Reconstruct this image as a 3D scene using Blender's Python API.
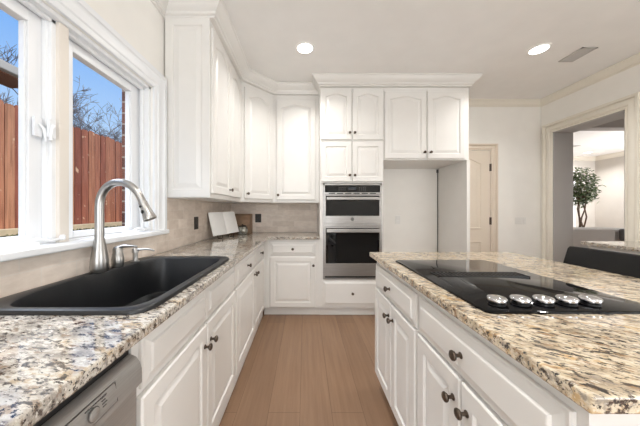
import bpy, bmesh, math, random
from mathutils import Vector, Matrix
PI = math.pi
scene = bpy.context.scene
COL = scene.collection
for o in list(bpy.data.objects): bpy.data.objects.remove(o)

# ------------------------------------------------------------------ camera
H = 1.2155
cam_d = bpy.data.cameras.new('camera'); cam = bpy.data.objects.new('camera', cam_d); COL.objects.link(cam)
cam.location = (0, 0, H); cam.rotation_euler = (PI/2, 0, 0)
cam_d.sensor_width = 36; cam_d.lens = 36*250/640
cam_d.shift_x = 15/640; cam_d.shift_y = -3/640; cam_d.clip_start = .02; cam_d.clip_end = 200
scene.camera = cam
vs = scene.view_settings
vs.view_transform = 'Standard'; vs.look = 'None'; vs.exposure = 0.04; vs.gamma = 1; vs.use_curve_mapping = False
scene.cycles.max_bounces = 10; scene.cycles.diffuse_bounces = 6; scene.cycles.transparent_max_bounces = 12
scene.cycles.sample_clamp_indirect = 4

# ------------------------------------------------------------------ world, sun, daylight, added fill lamps
world = bpy.data.worlds.new('sky'); scene.world = world; world.use_nodes = True
wn = world.node_tree.nodes; wl = world.node_tree.links; wn.clear()
wo = wn.new('ShaderNodeOutputWorld'); bg = wn.new('ShaderNodeBackground'); tc = wn.new('ShaderNodeTexCoord')
sp = wn.new('ShaderNodeSeparateXYZ'); rp = wn.new('ShaderNodeValToRGB')
wl.new(tc.outputs['Generated'], sp.inputs[0]); wl.new(sp.outputs['Z'], rp.inputs[0])
e = rp.color_ramp.elements
e[0].position = 0.0; e[0].color = (.72, .82, .93, 1)
e[1].position = .75; e[1].color = (.11, .29, .80, 1)
k = e.new(.24); k.color = (.45, .66, .95, 1)
k = e.new(.46); k.color = (.215, .46, .93, 1)
wl.new(rp.outputs[0], bg.inputs[0]); wl.new(bg.outputs[0], wo.inputs[0]); bg.inputs[1].default_value = 1.0

def lamp(name, kind, loc, power, color=(1, 1, 1), direction=(0, 0, -1), **kw):
    d = bpy.data.lights.new(name, kind); d.energy = power; d.color = color
    for a, b in kw.items(): setattr(d, a, b)
    o = bpy.data.objects.new(name, d); COL.objects.link(o); o.location = loc
    o.rotation_euler = Vector(direction).to_track_quat('-Z', 'Y').to_euler()
    return o
lamp('sun', 'SUN', (-8, 8, 12), 2.6, (1, .93, .82), (-.62, -.25, -.70), angle=.01)
lamp('daylight_rear_window', 'AREA', (-.2, -2.95, 1.4), 62, (.96, .985, 1), (0, 1, .6), shape='RECTANGLE', size=1.3, size_y=2.1)
lamp('fill_side', 'AREA', (3.2, -1.35, 1.35), 56, (.96, .985, 1), (-1, .25, .6), shape='RECTANGLE', size=1.7, size_y=2.1)  # added fill lamp from the right, brightens the left wall and cabinets
lamp('daylight_sink_window', 'AREA', (-2.5, 1.0, 3.75), 210, (.82, .90, 1), (.75, .02, -1.0), shape='RECTANGLE', size=2.6, size_y=1.4)
lamp('fill_living_room', 'AREA', (8.15, 4.3, 1.4), 170, (1, .99, .98), (-1, .35, .35), shape='RECTANGLE', size=.8, size_y=1.8)  # unseen fill lamp, added to brighten the far room and its ceiling
CAN_POWER = 10.5

# ------------------------------------------------------------------ materials
def srgb(r, g, b):
    f = lambda c: c/12.92 if c <= .04045 else ((c+.055)/1.055)**2.4
    return (f(r/255), f(g/255), f(b/255), 1)
class NT:
    def __init__(s, name):
        s.m = bpy.data.materials.new(name); s.m.use_nodes = True
        s.n = s.m.node_tree.nodes; s.l = s.m.node_tree.links
        s.b = s.n['Principled BSDF']
    def new(s, t, ins=None, **kw):
        x = s.n.new(t)
        for a, v in kw.items(): setattr(x, a, v)
        for a, v in (ins or {}).items():
            if hasattr(v, 'links'): s.l.new(v, x.inputs[a])
            else: x.inputs[a].default_value = v
        return x
    def ramp(s, fac, stops, interp='LINEAR'):
        r = s.new('ShaderNodeValToRGB', {0: fac}); el = r.color_ramp.elements; r.color_ramp.interpolation = interp
        el[0].position, el[0].color = stops[0]; el[1].position, el[1].color = stops[-1]
        for p, c in stops[1:-1]:
            q = el.new(p); q.color = c
        return r.outputs[0]
    def mix(s, fac, a, b, mode='MIX'):
        x = s.new('ShaderNodeMix', data_type='RGBA', blend_type=mode)
        for i, v in ((0, fac), (6, a), (7, b)):
            if hasattr(v, 'links'): s.l.new(v, x.inputs[i])
            else: x.inputs[i].default_value = v
        return x.outputs[2]
    def coord(s, rot=(0, 0, 0), scale=(1, 1, 1), loc=(0, 0, 0)):
        t = s.new('ShaderNodeTexCoord')
        g = s.new('ShaderNodeNewGeometry')
        a = s.new('ShaderNodeMapping', {0: g.outputs['Position'], 'Rotation': rot})
        b = s.new('ShaderNodeMapping', {0: a.outputs[0], 'Scale': scale, 'Location': loc})
        return b.outputs[0]
    def noise(s, vec, scale=5, detail=3, rough=.5):
        return s.new('ShaderNodeTexNoise', {'Vector': vec, 'Scale': scale, 'Detail': detail, 'Roughness': rough}).outputs[0]
    def set(s, **kw):
        for a, v in kw.items():
            a = a.replace('_', ' ')
            if hasattr(v, 'links'): s.l.new(v, s.b.inputs[a])
            else: s.b.inputs[a].default_value = v
        return s
    def bump(s, h, strength=.2, dist=.002):
        x = s.new('ShaderNodeBump', {'Height': h, 'Strength': strength, 'Distance': dist})
        s.l.new(x.outputs[0], s.b.inputs['Normal'])
M = {}
def plain(name, rgb, rough=.5, metal=0., var=.03, scale=6, **kw):
    t = NT(name); c = srgb(*rgb)
    n = t.noise(t.coord(), scale, 2)
    d = tuple(x*(1-var) for x in c[:3])+(1,)
    t.set(Base_Color=t.ramp(n, [(.3, d), (.7, c)]), Roughness=rough, Metallic=metal, **kw)
    M[name] = t.m; return t
plain('cabinet_paint', (226, 224, 220), .33)
plain('wall_paint', (241, 239, 234), .75)
plain('ceiling_paint', (240, 239, 237), .85)
plain('trim_paint', (231, 226, 214), .4)
plain('window_white', (236, 238, 240), .3)
plain('mullion_cream', (226, 219, 209), .5)
plain('door_paint', (223, 211, 195), .45)
plain('shade_grey_wall', (176, 173, 170), .8)  # shadow beyond the opening is put into this grey base colour
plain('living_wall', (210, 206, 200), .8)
plain('bronze', (92, 80, 70), .38, .75, .15, 60)
plain('outlet_bronze', (48, 40, 34), .4, .3)
plain('outlet_white', (232, 231, 227), .35)
plain('cooktop_glass', (7, 7, 9), .03, IOR=1.3)
plain('black_plastic', (22, 22, 23), .35)
plain('black_glass', (8, 8, 10), .03, IOR=1.42)
plain('chrome', (205, 205, 208), .12, 1.)
plain('nickel', (176, 174, 171), .32, 1.)
plain('leather', (17, 16, 16), .45, Specular_IOR_Level=.2)
plain('dark_wood', (48, 36, 28), .4)
plain('paper', (252, 251, 249), .7, 0, .05, 9)
plain('oven_display', (44, 48, 54), .2)
plain('mark_grey', (96, 94, 92), .5)
plain('sofa_fabric', (190, 187, 184), .9)
plain('cushion_dark', (84, 82, 82), .9)
plain('cushion_white', (226, 224, 220), .9)
plain('pot', (120, 96, 74), .6)
plain('bark', (120, 100, 84), .85, 0, .4, 25)
plain('twig', (150, 140, 138), .9, 0, .3, 10)
plain('house_wall', (226, 214, 196), .8)
plain('house_trim', (190, 184, 172), .6)
plain('soffit_brown', (150, 98, 66), .8)
plain('shingles', (176, 158, 140), .9, 0, .35, 14)
plain('kerb_stone', (224, 204, 166), .9, 0, .2, 8)
plain('soil', (128, 108, 80), .95, 0, .35, 9)
plain('vent_grey', (190, 187, 184), .5)
plain('vent_dark', (120, 118, 116), .7)
plain('dark_gap', (30, 28, 26), .8)
plain('bread_box_wood', (164, 134, 108), .55, 0, .3, 18)
t = NT('steel'); n = t.noise(t.coord(scale=(2, 2, 160)), 4, 3)
t.set(Base_Color=t.ramp(n, [(.3, srgb(146, 143, 140)), (.7, srgb(168, 165, 162))]), Metallic=1., Roughness=.3); M['steel'] = t.m
t = NT('dishwasher_steel'); n = t.noise(t.coord(scale=(2, 2, 160)), 4, 3)
t.set(Base_Color=t.ramp(n, [(.3, srgb(160, 157, 153)), (.7, srgb(176, 173, 169))]), Metallic=.55, Roughness=.42); M['dishwasher_steel'] = t.m
t = NT('sink_composite'); n = t.noise(t.coord(), 700, 2)
t.set(Base_Color=t.ramp(n, [(.45, srgb(19, 20, 22)), (.75, srgb(42, 44, 47))]), Roughness=.38); M['sink_composite'] = t.m
t = NT('canister_glaze'); n = t.noise(t.coord(), 28, 3)
t.set(Base_Color=t.ramp(n, [(.4, srgb(120, 116, 104)), (.55, srgb(196, 194, 184))]), Roughness=.15, Metallic=.35); M['canister_glaze'] = t.m
t = NT('leaf'); g = t.new('ShaderNodeNewGeometry')
t.set(Base_Color=t.ramp(g.outputs['Random Per Island'], [(0, srgb(52, 70, 44)), (.6, srgb(92, 112, 72)), (1, srgb(140, 152, 112))]), Roughness=.5); M['leaf'] = t.m
t = NT('ground_ivy'); g = t.new('ShaderNodeNewGeometry')
t.set(Base_Color=t.ramp(g.outputs['Random Per Island'], [(0, srgb(52, 62, 34)), (.6, srgb(122, 122, 78)), (1, srgb(206, 194, 150))]), Roughness=.7); M['ground_ivy'] = t.m
t = NT('fence_wood'); g = t.new('ShaderNodeNewGeometry'); gr = t.noise(t.coord(scale=(30, 30, 2.2)), 1, 4); kn = t.noise(t.coord(), 9, 1)
c = t.ramp(g.outputs['Random Per Island'], [(0, srgb(146, 78, 58)), (.35, srgb(176, 104, 78)), (.7, srgb(194, 128, 94)), (1, srgb(208, 150, 112))])
c = t.mix(.75, c, t.ramp(gr, [(.3, (.45, .4, .38, 1)), (.6, (1, 1, 1, 1))]), 'MULTIPLY')
c = t.mix(t.ramp(kn, [(.70, (0, 0, 0, 1)), (.76, (1, 1, 1, 1))]), c, srgb(222, 182, 146))
t.set(Base_Color=c, Roughness=.85); M['fence_wood'] = t.m
def brick_coord(t, plane, loc=(0, 0, 0)):
    g = t.new('ShaderNodeNewGeometry'); s = t.new('ShaderNodeSeparateXYZ', {0: g.outputs['Position']})
    c = t.new('ShaderNodeCombineXYZ', {0: s.outputs[plane[0]], 1: s.outputs[plane[1]]})
    return t.new('ShaderNodeMapping', {0: c.outputs[0], 'Location': loc}).outputs[0]
for nm, pl, lc in (('tile_left', 'YZ', (-.967+.075, -.914, 0)), ('tile_back', 'XZ', (0, -.914, 0))):
    t = NT(nm)
    b = t.new('ShaderNodeTexBrick', {'Vector': brick_coord(t, pl, lc), 'Color1': srgb(231, 219, 207), 'Color2': srgb(212, 198, 185), 'Mortar': srgb(226, 219, 210),
        'Scale': 1, 'Mortar Size': .0016, 'Mortar Smooth': .3, 'Bias': -.1, 'Brick Width': .15, 'Row Height': .075})
    n = t.noise(t.coord(scale=(14, 14, 30)), 1, 5, .6)
    c = t.mix(.5, b.outputs[0], t.ramp(n, [(.3, (.70, .66, .63, 1)), (.65, (1, 1, 1, 1))]), 'MULTIPLY')
    t.set(Base_Color=c, Roughness=.5); t.bump(b.outputs[1], -.25, .001); M[nm] = t.m
t = NT('brick_red')
b = t.new('ShaderNodeTexBrick', {'Vector': brick_coord(t, 'XZ'), 'Color1': srgb(120, 72, 54), 'Color2': srgb(84, 52, 42), 'Mortar': srgb(150, 138, 124), 'Scale': 1,
    'Mortar Size': .006, 'Brick Width': .2, 'Row Height': .075})
t.set(Base_Color=b.outputs[0], Roughness=.9); M['brick_red'] = t.m
t = NT('oak_floor')
b = t.new('ShaderNodeTexBrick', {'Vector': brick_coord(t, 'YX', (.4, .03, 0)), 'Color1': srgb(152, 122, 97), 'Color2': srgb(136, 107, 83), 'Mortar': srgb(104, 80, 60), 'Scale': 1,
    'Mortar Size': .0012, 'Mortar Smooth': .2, 'Bias': 0., 'Brick Width': 1.9, 'Row Height': .19}, offset=.37)
n = t.noise(t.coord(scale=(34, 1.6, 1)), 1, 6, .65); n2 = t.noise(t.coord(scale=(7, 1.2, 1)), 1, 3)
c = t.mix(.7, b.outputs[0], t.ramp(n, [(.25, (.68, .63, .6, 1)), (.62, (1, 1, 1, 1))]), 'MULTIPLY')
c = t.mix(.5, c, t.ramp(n2, [(.35, (.82, .78, .76, 1)), (.65, (1, 1, 1, 1))]), 'MULTIPLY')
t.set(Base_Color=c, Roughness=.42); t.bump(n, .06, .001); M['oak_floor'] = t.m
def granite(name, warm):
    t = NT(name)
    ra, sx = (35, 1.2) if warm else (14, 1.25)
    v = t.coord(rot=(0, 0, math.radians(ra)), scale=(24*sx, 66, 60))
    v2 = t.coord(rot=(0, 0, math.radians(ra-2)), scale=(9*sx, 24, 20), loc=(3, 1, 0))
    v3 = t.coord(rot=(0, 0, math.radians(ra+2)), scale=(52*sx, 130, 110), loc=(9, 4, 2))
    v4 = t.coord(rot=(0, 0, math.radians(ra+1)), scale=(17*sx, 50, 46), loc=(5, 7, 3))
    a = t.noise(v, 1, 5, .66); b2 = t.noise(v2, 1, 5, .65); d = t.noise(v3, 1, 4, .65); g = t.noise(v4, 1, 4, .6)
    K = lambda q: (q, q, q, 1)
    if warm: base = t.ramp(b2, [(.36, srgb(160, 144, 122)), (.46, srgb(196, 180, 154)), (.55, srgb(218, 205, 182)), (.64, srgb(196, 166, 122))]); tan = srgb(146, 110, 74)
    else: base = t.ramp(b2, [(.36, srgb(142, 135, 127)), (.46, srgb(176, 169, 158)), (.55, srgb(202, 196, 185)), (.64, srgb(172, 154, 128))]); tan = srgb(130, 106, 82)  # greyer copy of the island granite: window reflection put into the colour
    c = t.mix(t.ramp(g, [(.55, K(0)), (.63, K(.75))]), base, tan)
    c = t.mix(t.ramp(g, [(.36, K(.7)), (.44, K(0))]), c, srgb(128, 121, 115))
    c = t.mix(t.ramp(a, [(.395, K(1)), (.462, K(0))]), c, srgb(74, 62, 54))
    c = t.mix(t.ramp(d, [(.38, K(1)), (.435, K(0))]), c, srgb(46, 42, 41))
    c = t.mix(t.ramp(d, [(.60, K(0)), (.68, K(.7))]), c, srgb(232, 226, 214))
    t.set(Base_Color=c, Roughness=.05, IOR=1.7 if warm else 1.95); M[name] = t.m
granite('granite_warm', True); granite('granite_reflect_grey', False)
t = NT('pane'); n = t.n; tr = t.new('ShaderNodeBsdfTransparent'); gl = t.new('ShaderNodeBsdfGlossy', {'Roughness': .01})
fr = t.new('ShaderNodeFresnel', {'IOR': 1.25}); bf = t.new('ShaderNodeNewGeometry'); inv = t.new('ShaderNodeMath', {0: 1.0, 1: bf.outputs['Backfacing']}, operation='SUBTRACT'); ml = t.new('ShaderNodeMath', {0: fr.outputs[0], 1: inv.outputs[0]}, operation='MULTIPLY')
mx = t.new('ShaderNodeMixShader', {0: ml.outputs[0], 1: tr.outputs[0], 2: gl.outputs[0]})
t.l.new(mx.outputs[0], n['Material Output'].inputs[0]); M['pane'] = t.m
t = NT('lamp_glow'); t.set(Base_Color=(1, 1, 1, 1), Emission_Color=(1, .96, .9, 1), Emission_Strength=9.); M['lamp_glow'] = t.m

# ------------------------------------------------------------------ mesh helpers
def rootloc(p):
    v = Vector((0, 0, 0))
    while p is not None: v += p.location; p = p.parent
    return v
class MB:
    def __init__(s): s.b = bmesh.new()
    def box(s, x0, y0, z0, x1, y1, z1):
        x0, x1 = sorted((x0, x1)); y0, y1 = sorted((y0, y1)); z0, z1 = sorted((z0, z1))
        v = [s.b.verts.new(p) for p in ((x0, y0, z0), (x1, y0, z0), (x1, y1, z0), (x0, y1, z0), (x0, y0, z1), (x1, y0, z1), (x1, y1, z1), (x0, y1, z1))]
        for f in ((3, 2, 1, 0), (4, 5, 6, 7), (0, 1, 5, 4), (1, 2, 6, 5), (2, 3, 7, 6), (3, 0, 4, 7)): s.b.faces.new([v[i] for i in f])
        return s
    def loops(s, ls, cap0=True, cap1=True, closed=True):
        vv = [[s.b.verts.new(p) for p in l] for l in ls]
        for a, b in zip(vv, vv[1:]):
            n = len(a)
            for i in range(n if closed else n-1):
                j = (i+1) % n
                s.b.faces.new((a[i], a[j], b[j], b[i]))
        if cap0: s.b.faces.new(vv[0][::-1])
        if cap1: s.b.faces.new(vv[-1])
        return s
    def lathe(s, prof, o, axis=(0, 0, 1), n=24):          # prof: (radius, height)
        ax = Vector(axis).normalized(); q = ax.to_track_quat('Z', 'Y'); o = Vector(o)
        return s.loops([[o+q@Vector((r*math.cos(2*PI*i/n), r*math.sin(2*PI*i/n), h)) for i in range(n)] for r, h in prof])
    def tube(s, pts, rad, n=10):
        pts = [Vector(p) for p in pts]
        if not hasattr(rad, '__len__'): rad = [rad]*len(pts)
        ls = []; up = None
        for i, p in enumerate(pts):
            d = (pts[min(i+1, len(pts)-1)]-pts[max(i-1, 0)]).normalized()
            if up is None:
                up = d.orthogonal().normalized()
            up = (up-d*up.dot(d)).normalized(); w = d.cross(up)
            ls.append([p+(up*math.cos(2*PI*k/n)+w*math.sin(2*PI*k/n))*rad[i] for k in range(n)])
        return s.loops(ls)
    def prism(s, poly, z0, z1): return s.loops([[(x, y, z0) for x, y in poly], [(x, y, z1) for x, y in poly]])
    def extrude(s, poly3, vec):
        vec = Vector(vec); return s.loops([[Vector(p) for p in poly3], [Vector(p)+vec for p in poly3]])
    def sweep(s, path, prof, flip=1):                      # prof: (outwards, z)
        P = [Vector(p) for p in path]; N = len(P); ls = []
        nrm = lambda a, b: Vector((-(b-a).y, (b-a).x)).normalized()*flip
        for i in range(N):
            if i == 0: m = nrm(P[0], P[1])
            elif i == N-1: m = nrm(P[-2], P[-1])
            else:
                a, b = nrm(P[i-1], P[i]), nrm(P[i], P[i+1]); m = (a+b); m = m*(1/(1+a.dot(b)))
            ls.append([(P[i].x+m.x*d, P[i].y+m.y*d, z) for d, z in prof])
        return s.loops(ls)
    def build(s, name, mat, parent=None, bevel=0, smooth=False, seg=2, **tags):
        bmesh.ops.recalc_face_normals(s.b, faces=s.b.faces)
        off = rootloc(parent)
        if parent is None and tags.get('origin'): off = Vector(tags['origin'])
        for v in s.b.verts: v.co -= off
        me = bpy.data.meshes.new(name); s.b.to_mesh(me); s.b.free()
        o = bpy.data.objects.new(name, me); COL.objects.link(o)
        if parent is not None: o.parent = parent
        else: o.location = off
        me.materials.append(M[mat] if isinstance(mat, str) else mat)
        if smooth:
            for p in me.polygons: p.use_smooth = True
            try: me.set_sharp_from_angle(angle=math.radians(38))
            except Exception: pass
        if bevel:
            bv = o.modifiers.new('bevel', 'BEVEL'); bv.width = bevel; bv.segments = seg; bv.limit_method = 'ANGLE'; bv.angle_limit = math.radians(40)
        tag(o, tags.get('label'), tags.get('cat'), tags.get('group'), tags.get('kind'))
        return o
def tag(o, label=None, cat=None, group=None, kind=None):
    for k, v in (('label', label), ('category', cat), ('group', group), ('kind', kind)):
        if v: o[k] = v
    return o
def thing(name, label, cat, loc, group=None, kind=None):
    o = bpy.data.objects.new(name, None); COL.objects.link(o); o.location = loc; o.empty_display_size = .05
    return tag(o, label, cat, group, kind)
def struct(name, mb, mat, **kw): return mb.build(name, mat, None, kind='structure', **kw)
def copy_tree(o, loc=None, parent=None):
    c = o.copy(); COL.objects.link(c)
    if parent is not None: c.parent = parent
    if loc is not None: c.location = loc
    for ch in list(o.children): copy_tree(ch, None, c)
    return c

CEIL = 2.72; XW = -1.03; YB = 3.45; XR = 3.257
# ------------------------------------------------------------------ room shell
struct('floor', MB().box(-1.3, -3.15, -.1, 11, 8, 0), 'oak_floor')
struct('ceiling', MB().box(-1.3, -3.15, CEIL, 11, 8, CEIL+.15), 'ceiling_paint')
WY0, WY1, WZ0, WZ1 = .49, 1.69, 1.045, 2.045             # window rough opening
def holed(x0, x1, mat, name, y0=WY0, y1=WY1, z0=WZ0, z1=WZ1):
    m = MB(); m.box(x0, -3.15, 0, x1, y0, CEIL); m.box(x0, y1, 0, x1, YB+.15, CEIL); m.box(x0, y0, 0, x1, y1, z0); m.box(x0, y0, z1, x1, y1, CEIL)
    return struct(name, m, mat)
holed(XW-.12, XW, 'wall_paint', 'wall_left')
holed(XW-.215, XW-.12, 'brick_red', 'wall_exterior', WY0-.01, WY1+.01, WZ0-.02, WZ1+.02)
struct('wall_back', MB().box(XW, YB, 0, XR, YB+.15, CEIL), 'wall_paint')
# right wall with the cased opening
OY0, OY1, OZ = 2.537, 3.283, 2.238
m = MB(); m.box(XR, -3.15, 0, XR+.249, -2.3, CEIL); m.box(XR, -2.3, 2.45, XR+.249, -.4, CEIL); m.box(XR, -.4, 0, XR+.249, OY0, CEIL); m.box(XR, OY1, 0, XR+.249, YB+.15, CEIL); m.box(XR, OY0, OZ, XR+.249, OY1, CEIL)
struct('wall_right', m, 'wall_paint')
r = thing('added_side_door', None, None, (XR+.12, -1.35, 0), kind='structure')  # unseen glass door, made up to go with the added side lamp
m = MB()
for y in (-2.3, -1.39, -.48): m.box(XR+.08, y, 0, XR+.16, y+.08, 2.45)
m.box(XR+.08, -2.3, 0, XR+.16, -.4, .09); m.box(XR+.08, -2.3, 2.37, XR+.16, -.4, 2.45)
m.build('door_frame', 'window_white', r); MB().box(XR+.118, -2.25, .05, XR+.122, -.45, 2.4).build('pane', 'pane', r)
m = MB(); m.box(XW, -3.15, 0, -.9, -3.0, CEIL); m.box(.5, -3.15, 0, XR, -3.0, CEIL); m.box(-.9, -3.15, 0, .5, -3.0, .3); m.box(-.9, -3.15, 2.5, .5, -3.0, CEIL)
struct('wall_rear', m, 'wall_paint')
r = thing('window_2', None, None, (-.2, -3.07, .3), kind='structure')
m = MB()
for x in (-.9, -.24, .42): m.box(x, -3.12, .3, x+.08, -3.03, 2.5)
m.box(-.9, -3.12, .3, .5, -3.03, .38); m.box(-.9, -3.12, 2.42, .5, -3.03, 2.5)
m.build('window_frame', 'window_white', r); MB().box(-.85, -3.08, .35, .45, -3.075, 2.45).build('pane', 'pane', r)
# rooms beyond the opening
m = MB(); m.box(XR+.249, 3.70, 0, 3.95, 3.85, CEIL); m.box(3.95, 3.70, 2.435, 7.4, 3.85, CEIL); m.box(7.4, 3.7, 0, 11, 3.85, CEIL)
struct('wall_passage', m, 'shade_grey_wall')
struct('wall_living_back', MB().box(3.3, 7.1, 0, 8.24, 7.25, CEIL), 'living_wall')
struct('wall_living_right', MB().box(8.24, 3.85, 0, 8.4, 7.25, CEIL), 'living_wall')
struct('wall_living_left', MB().box(3.3, 3.85, 0, 3.45, 7.25, CEIL), 'living_wall')
m = MB(); m.box(XR+.249, -.2, 0, 7.4, 0, CEIL); struct('wall_dining_near', m, 'shade_grey_wall')
struct('wall_dining_right', MB().box(7.4, -.2, 0, 7.55, 3.7, CEIL), 'shade_grey_wall')
# ------------------------------------------------------------------ mouldings
CROWN = [(-.024, CEIL-.001), (.088, CEIL-.001), (.088, CEIL-.016), (.078, CEIL-.022), (.074, CEIL-.034), (.052, CEIL-.058), (.030, CEIL-.074), (.026, CEIL-.088), (.014, CEIL-.094), (.012, CEIL-.106), (0, CEIL-.110), (-.024, CEIL-.110)]
CROWN_S = [(0, CEIL-.001), (.068, CEIL-.001), (.068, CEIL-.014), (.056, CEIL-.024), (.026, CEIL-.056), (.022, CEIL-.070), (.010, CEIL-.074), (.010, CEIL-.084), (0, CEIL-.084)]
UX = -.673; UY0 = 1.828; UYC = 2.68; UXC = -.365; UYB = 3.02     # upper cabinet fronts
struct('trim_1', MB().sweep([(XW, -3.0), (XW, UY0)], [(max(0, a), b) for a, b in CROWN[:-1]], -1), 'cabinet_paint', smooth=True)
UPATH = [(XW, UY0), (UX, UY0), (UX, UYC), (UXC, UYB), (.168, UYB)]
struct('trim_2', MB().sweep(UPATH, CROWN, -1), 'cabinet_paint', smooth=True)
FY = 2.83; OX0, OX1, FX1 = .17, .895, 1.868
struct('trim_3', MB().sweep([(OX0, UYB), (OX0, FY), (FX1, FY), (FX1, YB)], CROWN, -1), 'cabinet_paint', smooth=True)
struct('trim_4', MB().sweep([(FX1+.09, YB), (XR, YB), (XR, -3.0)], CROWN_S, -1), 'trim_paint', smooth=True)
struct('trim_5', MB().sweep([(3.45, 7.1), (8.24, 7.1), (8.24, 4.6)], CROWN, -1), 'trim_paint', smooth=True)
BASE = [(0, 0), (.016, 0), (.016, .10), (.010, .115), (0, .12)]
struct('baseboard_back', MB().sweep([(2.65, YB), (XR, YB)], BASE, -1), 'trim_paint')
struct('baseboard_right', MB().sweep([(XR, .15), (XR, -.4)], BASE, -1), 'trim_paint')
# cased opening: stepped casing (left, right, head) and jamb lining
CAS = [(0, 0), (.012, 0), (.018, .010), (.009, .018), (.009, .026), (.022, .034), (.026, .060), (.018, .084), (.010, .090), (.036, .100), (.036, .124), (0, .124)]   # (off the wall, outwards from opening)
def casing(name, axis, w, pts, mat, prof, sgn=1, sc=1):
    """mitred casing: pts = inner corners as (u,z) along wall; axis 'x' -> wall plane x=w, u=y ; axis 'y' -> plane y=w, u=x"""
    m = MB(); ls = []
    P = [Vector(p) for p in pts]; N = len(P)
    for i in range(N):
        nr = lambda a, b: Vector((-(b-a).y, (b-a).x)).normalized()
        if i == 0: q = nr(P[0], P[1])
        elif i == N-1: q = nr(P[-2], P[-1])
        else:
            a, b = nr(P[i-1], P[i]), nr(P[i], P[i+1]); q = (a+b)*(1/(1+a.dot(b)))
        l = []
        for d, ww in prof:
            c = P[i]+q*ww*sc
            l.append((w+sgn*d, c.x, c.y) if axis == 'x' else (c.x, w+sgn*d, c.y))
        ls.append(l)
    m.loops(ls); return struct(name, m, mat, smooth=True)
casing('trim_6', 'x', XR, [(OY0, 0), (OY0, OZ), (OY1, OZ), (OY1, 0)], 'trim_paint', CAS, -1, .96)
m = MB(); m.box(XR-.002, OY0-.001, 0, XR+.252, OY0+.012, OZ); m.box(XR-.002, OY1-.012, 0, XR+.252, OY1+.001, OZ); m.box(XR-.002, OY0, OZ-.012, XR+.252, OY1, OZ+.001)
struct('trim_7', m, 'shade_grey_wall')

# ------------------------------------------------------------------ sink window
win = thing('window_1', None, None, (XW-.08, 1.075, WZ0), kind='structure')
WC = [(0, 0), (.012, 0), (.018, .008), (.018, .020), (.024, .026), (.020, .062), (.024, .070), (.034, .076), (.034, .100), (0, .100)]
struct_c = casing('trim_8', 'x', XW, [(WY0, WZ0+.03), (WY0, WZ1), (WY1, WZ1), (WY1, WZ0+.03)], 'window_white', [(a, b*1.15) for a, b in WC], 1)
m = MB().prism([(XW-.118, WY0+.001), (XW, WY0+.001), (XW, WY0-.14), (XW+.044, WY0-.14), (XW+.044, WY1+.135), (XW+.0005, WY1+.135), (XW+.0005, WY1-.001), (XW-.118, WY1-.001)], WZ0, WZ0+.031)
struct('trim_9', m, 'window_white', bevel=.008, seg=3)
# frame, mullion, two casement sashes
GX = XW-.09; a, b_, mid = WY0, WY1, 1.09
fm = MB(); fz = WZ0+.031
fm.box(XW-.119, a, fz, XW-.012, a+.022, WZ1); fm.box(XW-.119, b_-.022, fz, XW-.012, b_, WZ1); fm.box(XW-.119, a+.02, fz, XW-.075, a+.053, WZ1); fm.box(XW-.119, b_-.053, fz, XW-.075, b_-.02, WZ1); fm.box(XW-.119, a, WZ1-.02, XW-.012, b_, WZ1)
fm.box(XW-.119, mid-.045, fz, XW-.055, mid+.045, WZ1-.02); fm.box(XW-.07, mid-.036, fz, XW-.040, mid+.030, WZ1-.02)
fm.box(XW-.06, a+.022, fz, XW-.04, a+.04, WZ1-.02); fm.box(XW-.06, b_-.04, fz, XW-.04, b_-.022, WZ1-.02); fm.box(XW-.06, a+.02, WZ1-.036, XW-.04, b_-.02, WZ1-.02)
fm.box(XW-.119, a+.02, fz, XW-.05, b_-.02, fz+.006)
fm.build('window_frame', 'window_white', win, bevel=.003)
MB().box(XW-.06, mid-.017, fz, XW-.024, mid+.027, WZ1-.02).build('mullion', 'mullion_cream', win, bevel=.002, label='cream-coloured centre mullion')
for i, (y0, y1) in enumerate(((a+.055, mid-.046), (mid+.046, b_-.055))):
    z0, z1 = fz+.007, WZ1-.022; st = .050; sb = .030; tt = .056
    s = MB(); x0, x1 = GX-.022, GX+.02
    s.box(x0, y0, z0, x1, y0+st, z1); s.box(x0, y1-st, z0, x1, y1, z1); s.box(x0, y0+st, z0, x1, y1-st, z0+sb); s.box(x0, y0+st, z1-tt, x1, y1-st, z1)
    for yy in (y0+st-.0, y1-st-.008): s.box(GX-.01, yy, z0+sb, GX+.012, yy+.008, z1-tt)
    so = s.build('sash', 'window_white', win, bevel=.003)
    MB().box(GX-.004, y0+st, z0+sb, GX+.001, y1-st, z1-tt).build('pane', 'pane', so)
    # crank handle on the sill
    cy = (y0+y1)/2+.13; cx = XW-.022; cz = fz
    c = MB(); c.box(cx-.02, cy-.05, cz, cx+.018, cy+.05, cz+.014); c.tube([(cx, cy+.02, cz+.012), (cx+.006, cy+.05, cz+.024), (cx+.01, cy+.10, cz+.014), (cx+.01, cy+.15, cz+.018)], [.009, .008, .006, .006], 8); c.lathe([(.006, 0), (.011, .006), (.011, .018), (.006, .024)], (cx+.01, cy+.15, cz+.010), n=12)
    c.build('crank_handle', 'window_white', win, smooth=True)
    # casement lock on the frame left of the mullion
    ly, lx = ((mid-.076), XW-.062) if i == 0 else ((mid-.046), XW-.034)
    k = MB(); q_ = 1 if i == 0 else -1
    k.extrude([(lx, ly-.014, 1.515), (lx, ly+.014, 1.515+.012*q_*0), (lx, ly+.014, 1.592), (lx, ly-.014, 1.592)], (.010, 0, 0))
    k.tube([(lx+.014, ly, 1.565), (lx+.020, ly+.012*q_, 1.55), (lx+.022, ly+.020*q_, 1.50)], [.007, .006, .005], 8)
    k.build('sash_lock', 'window_white', win, smooth=True)

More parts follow.
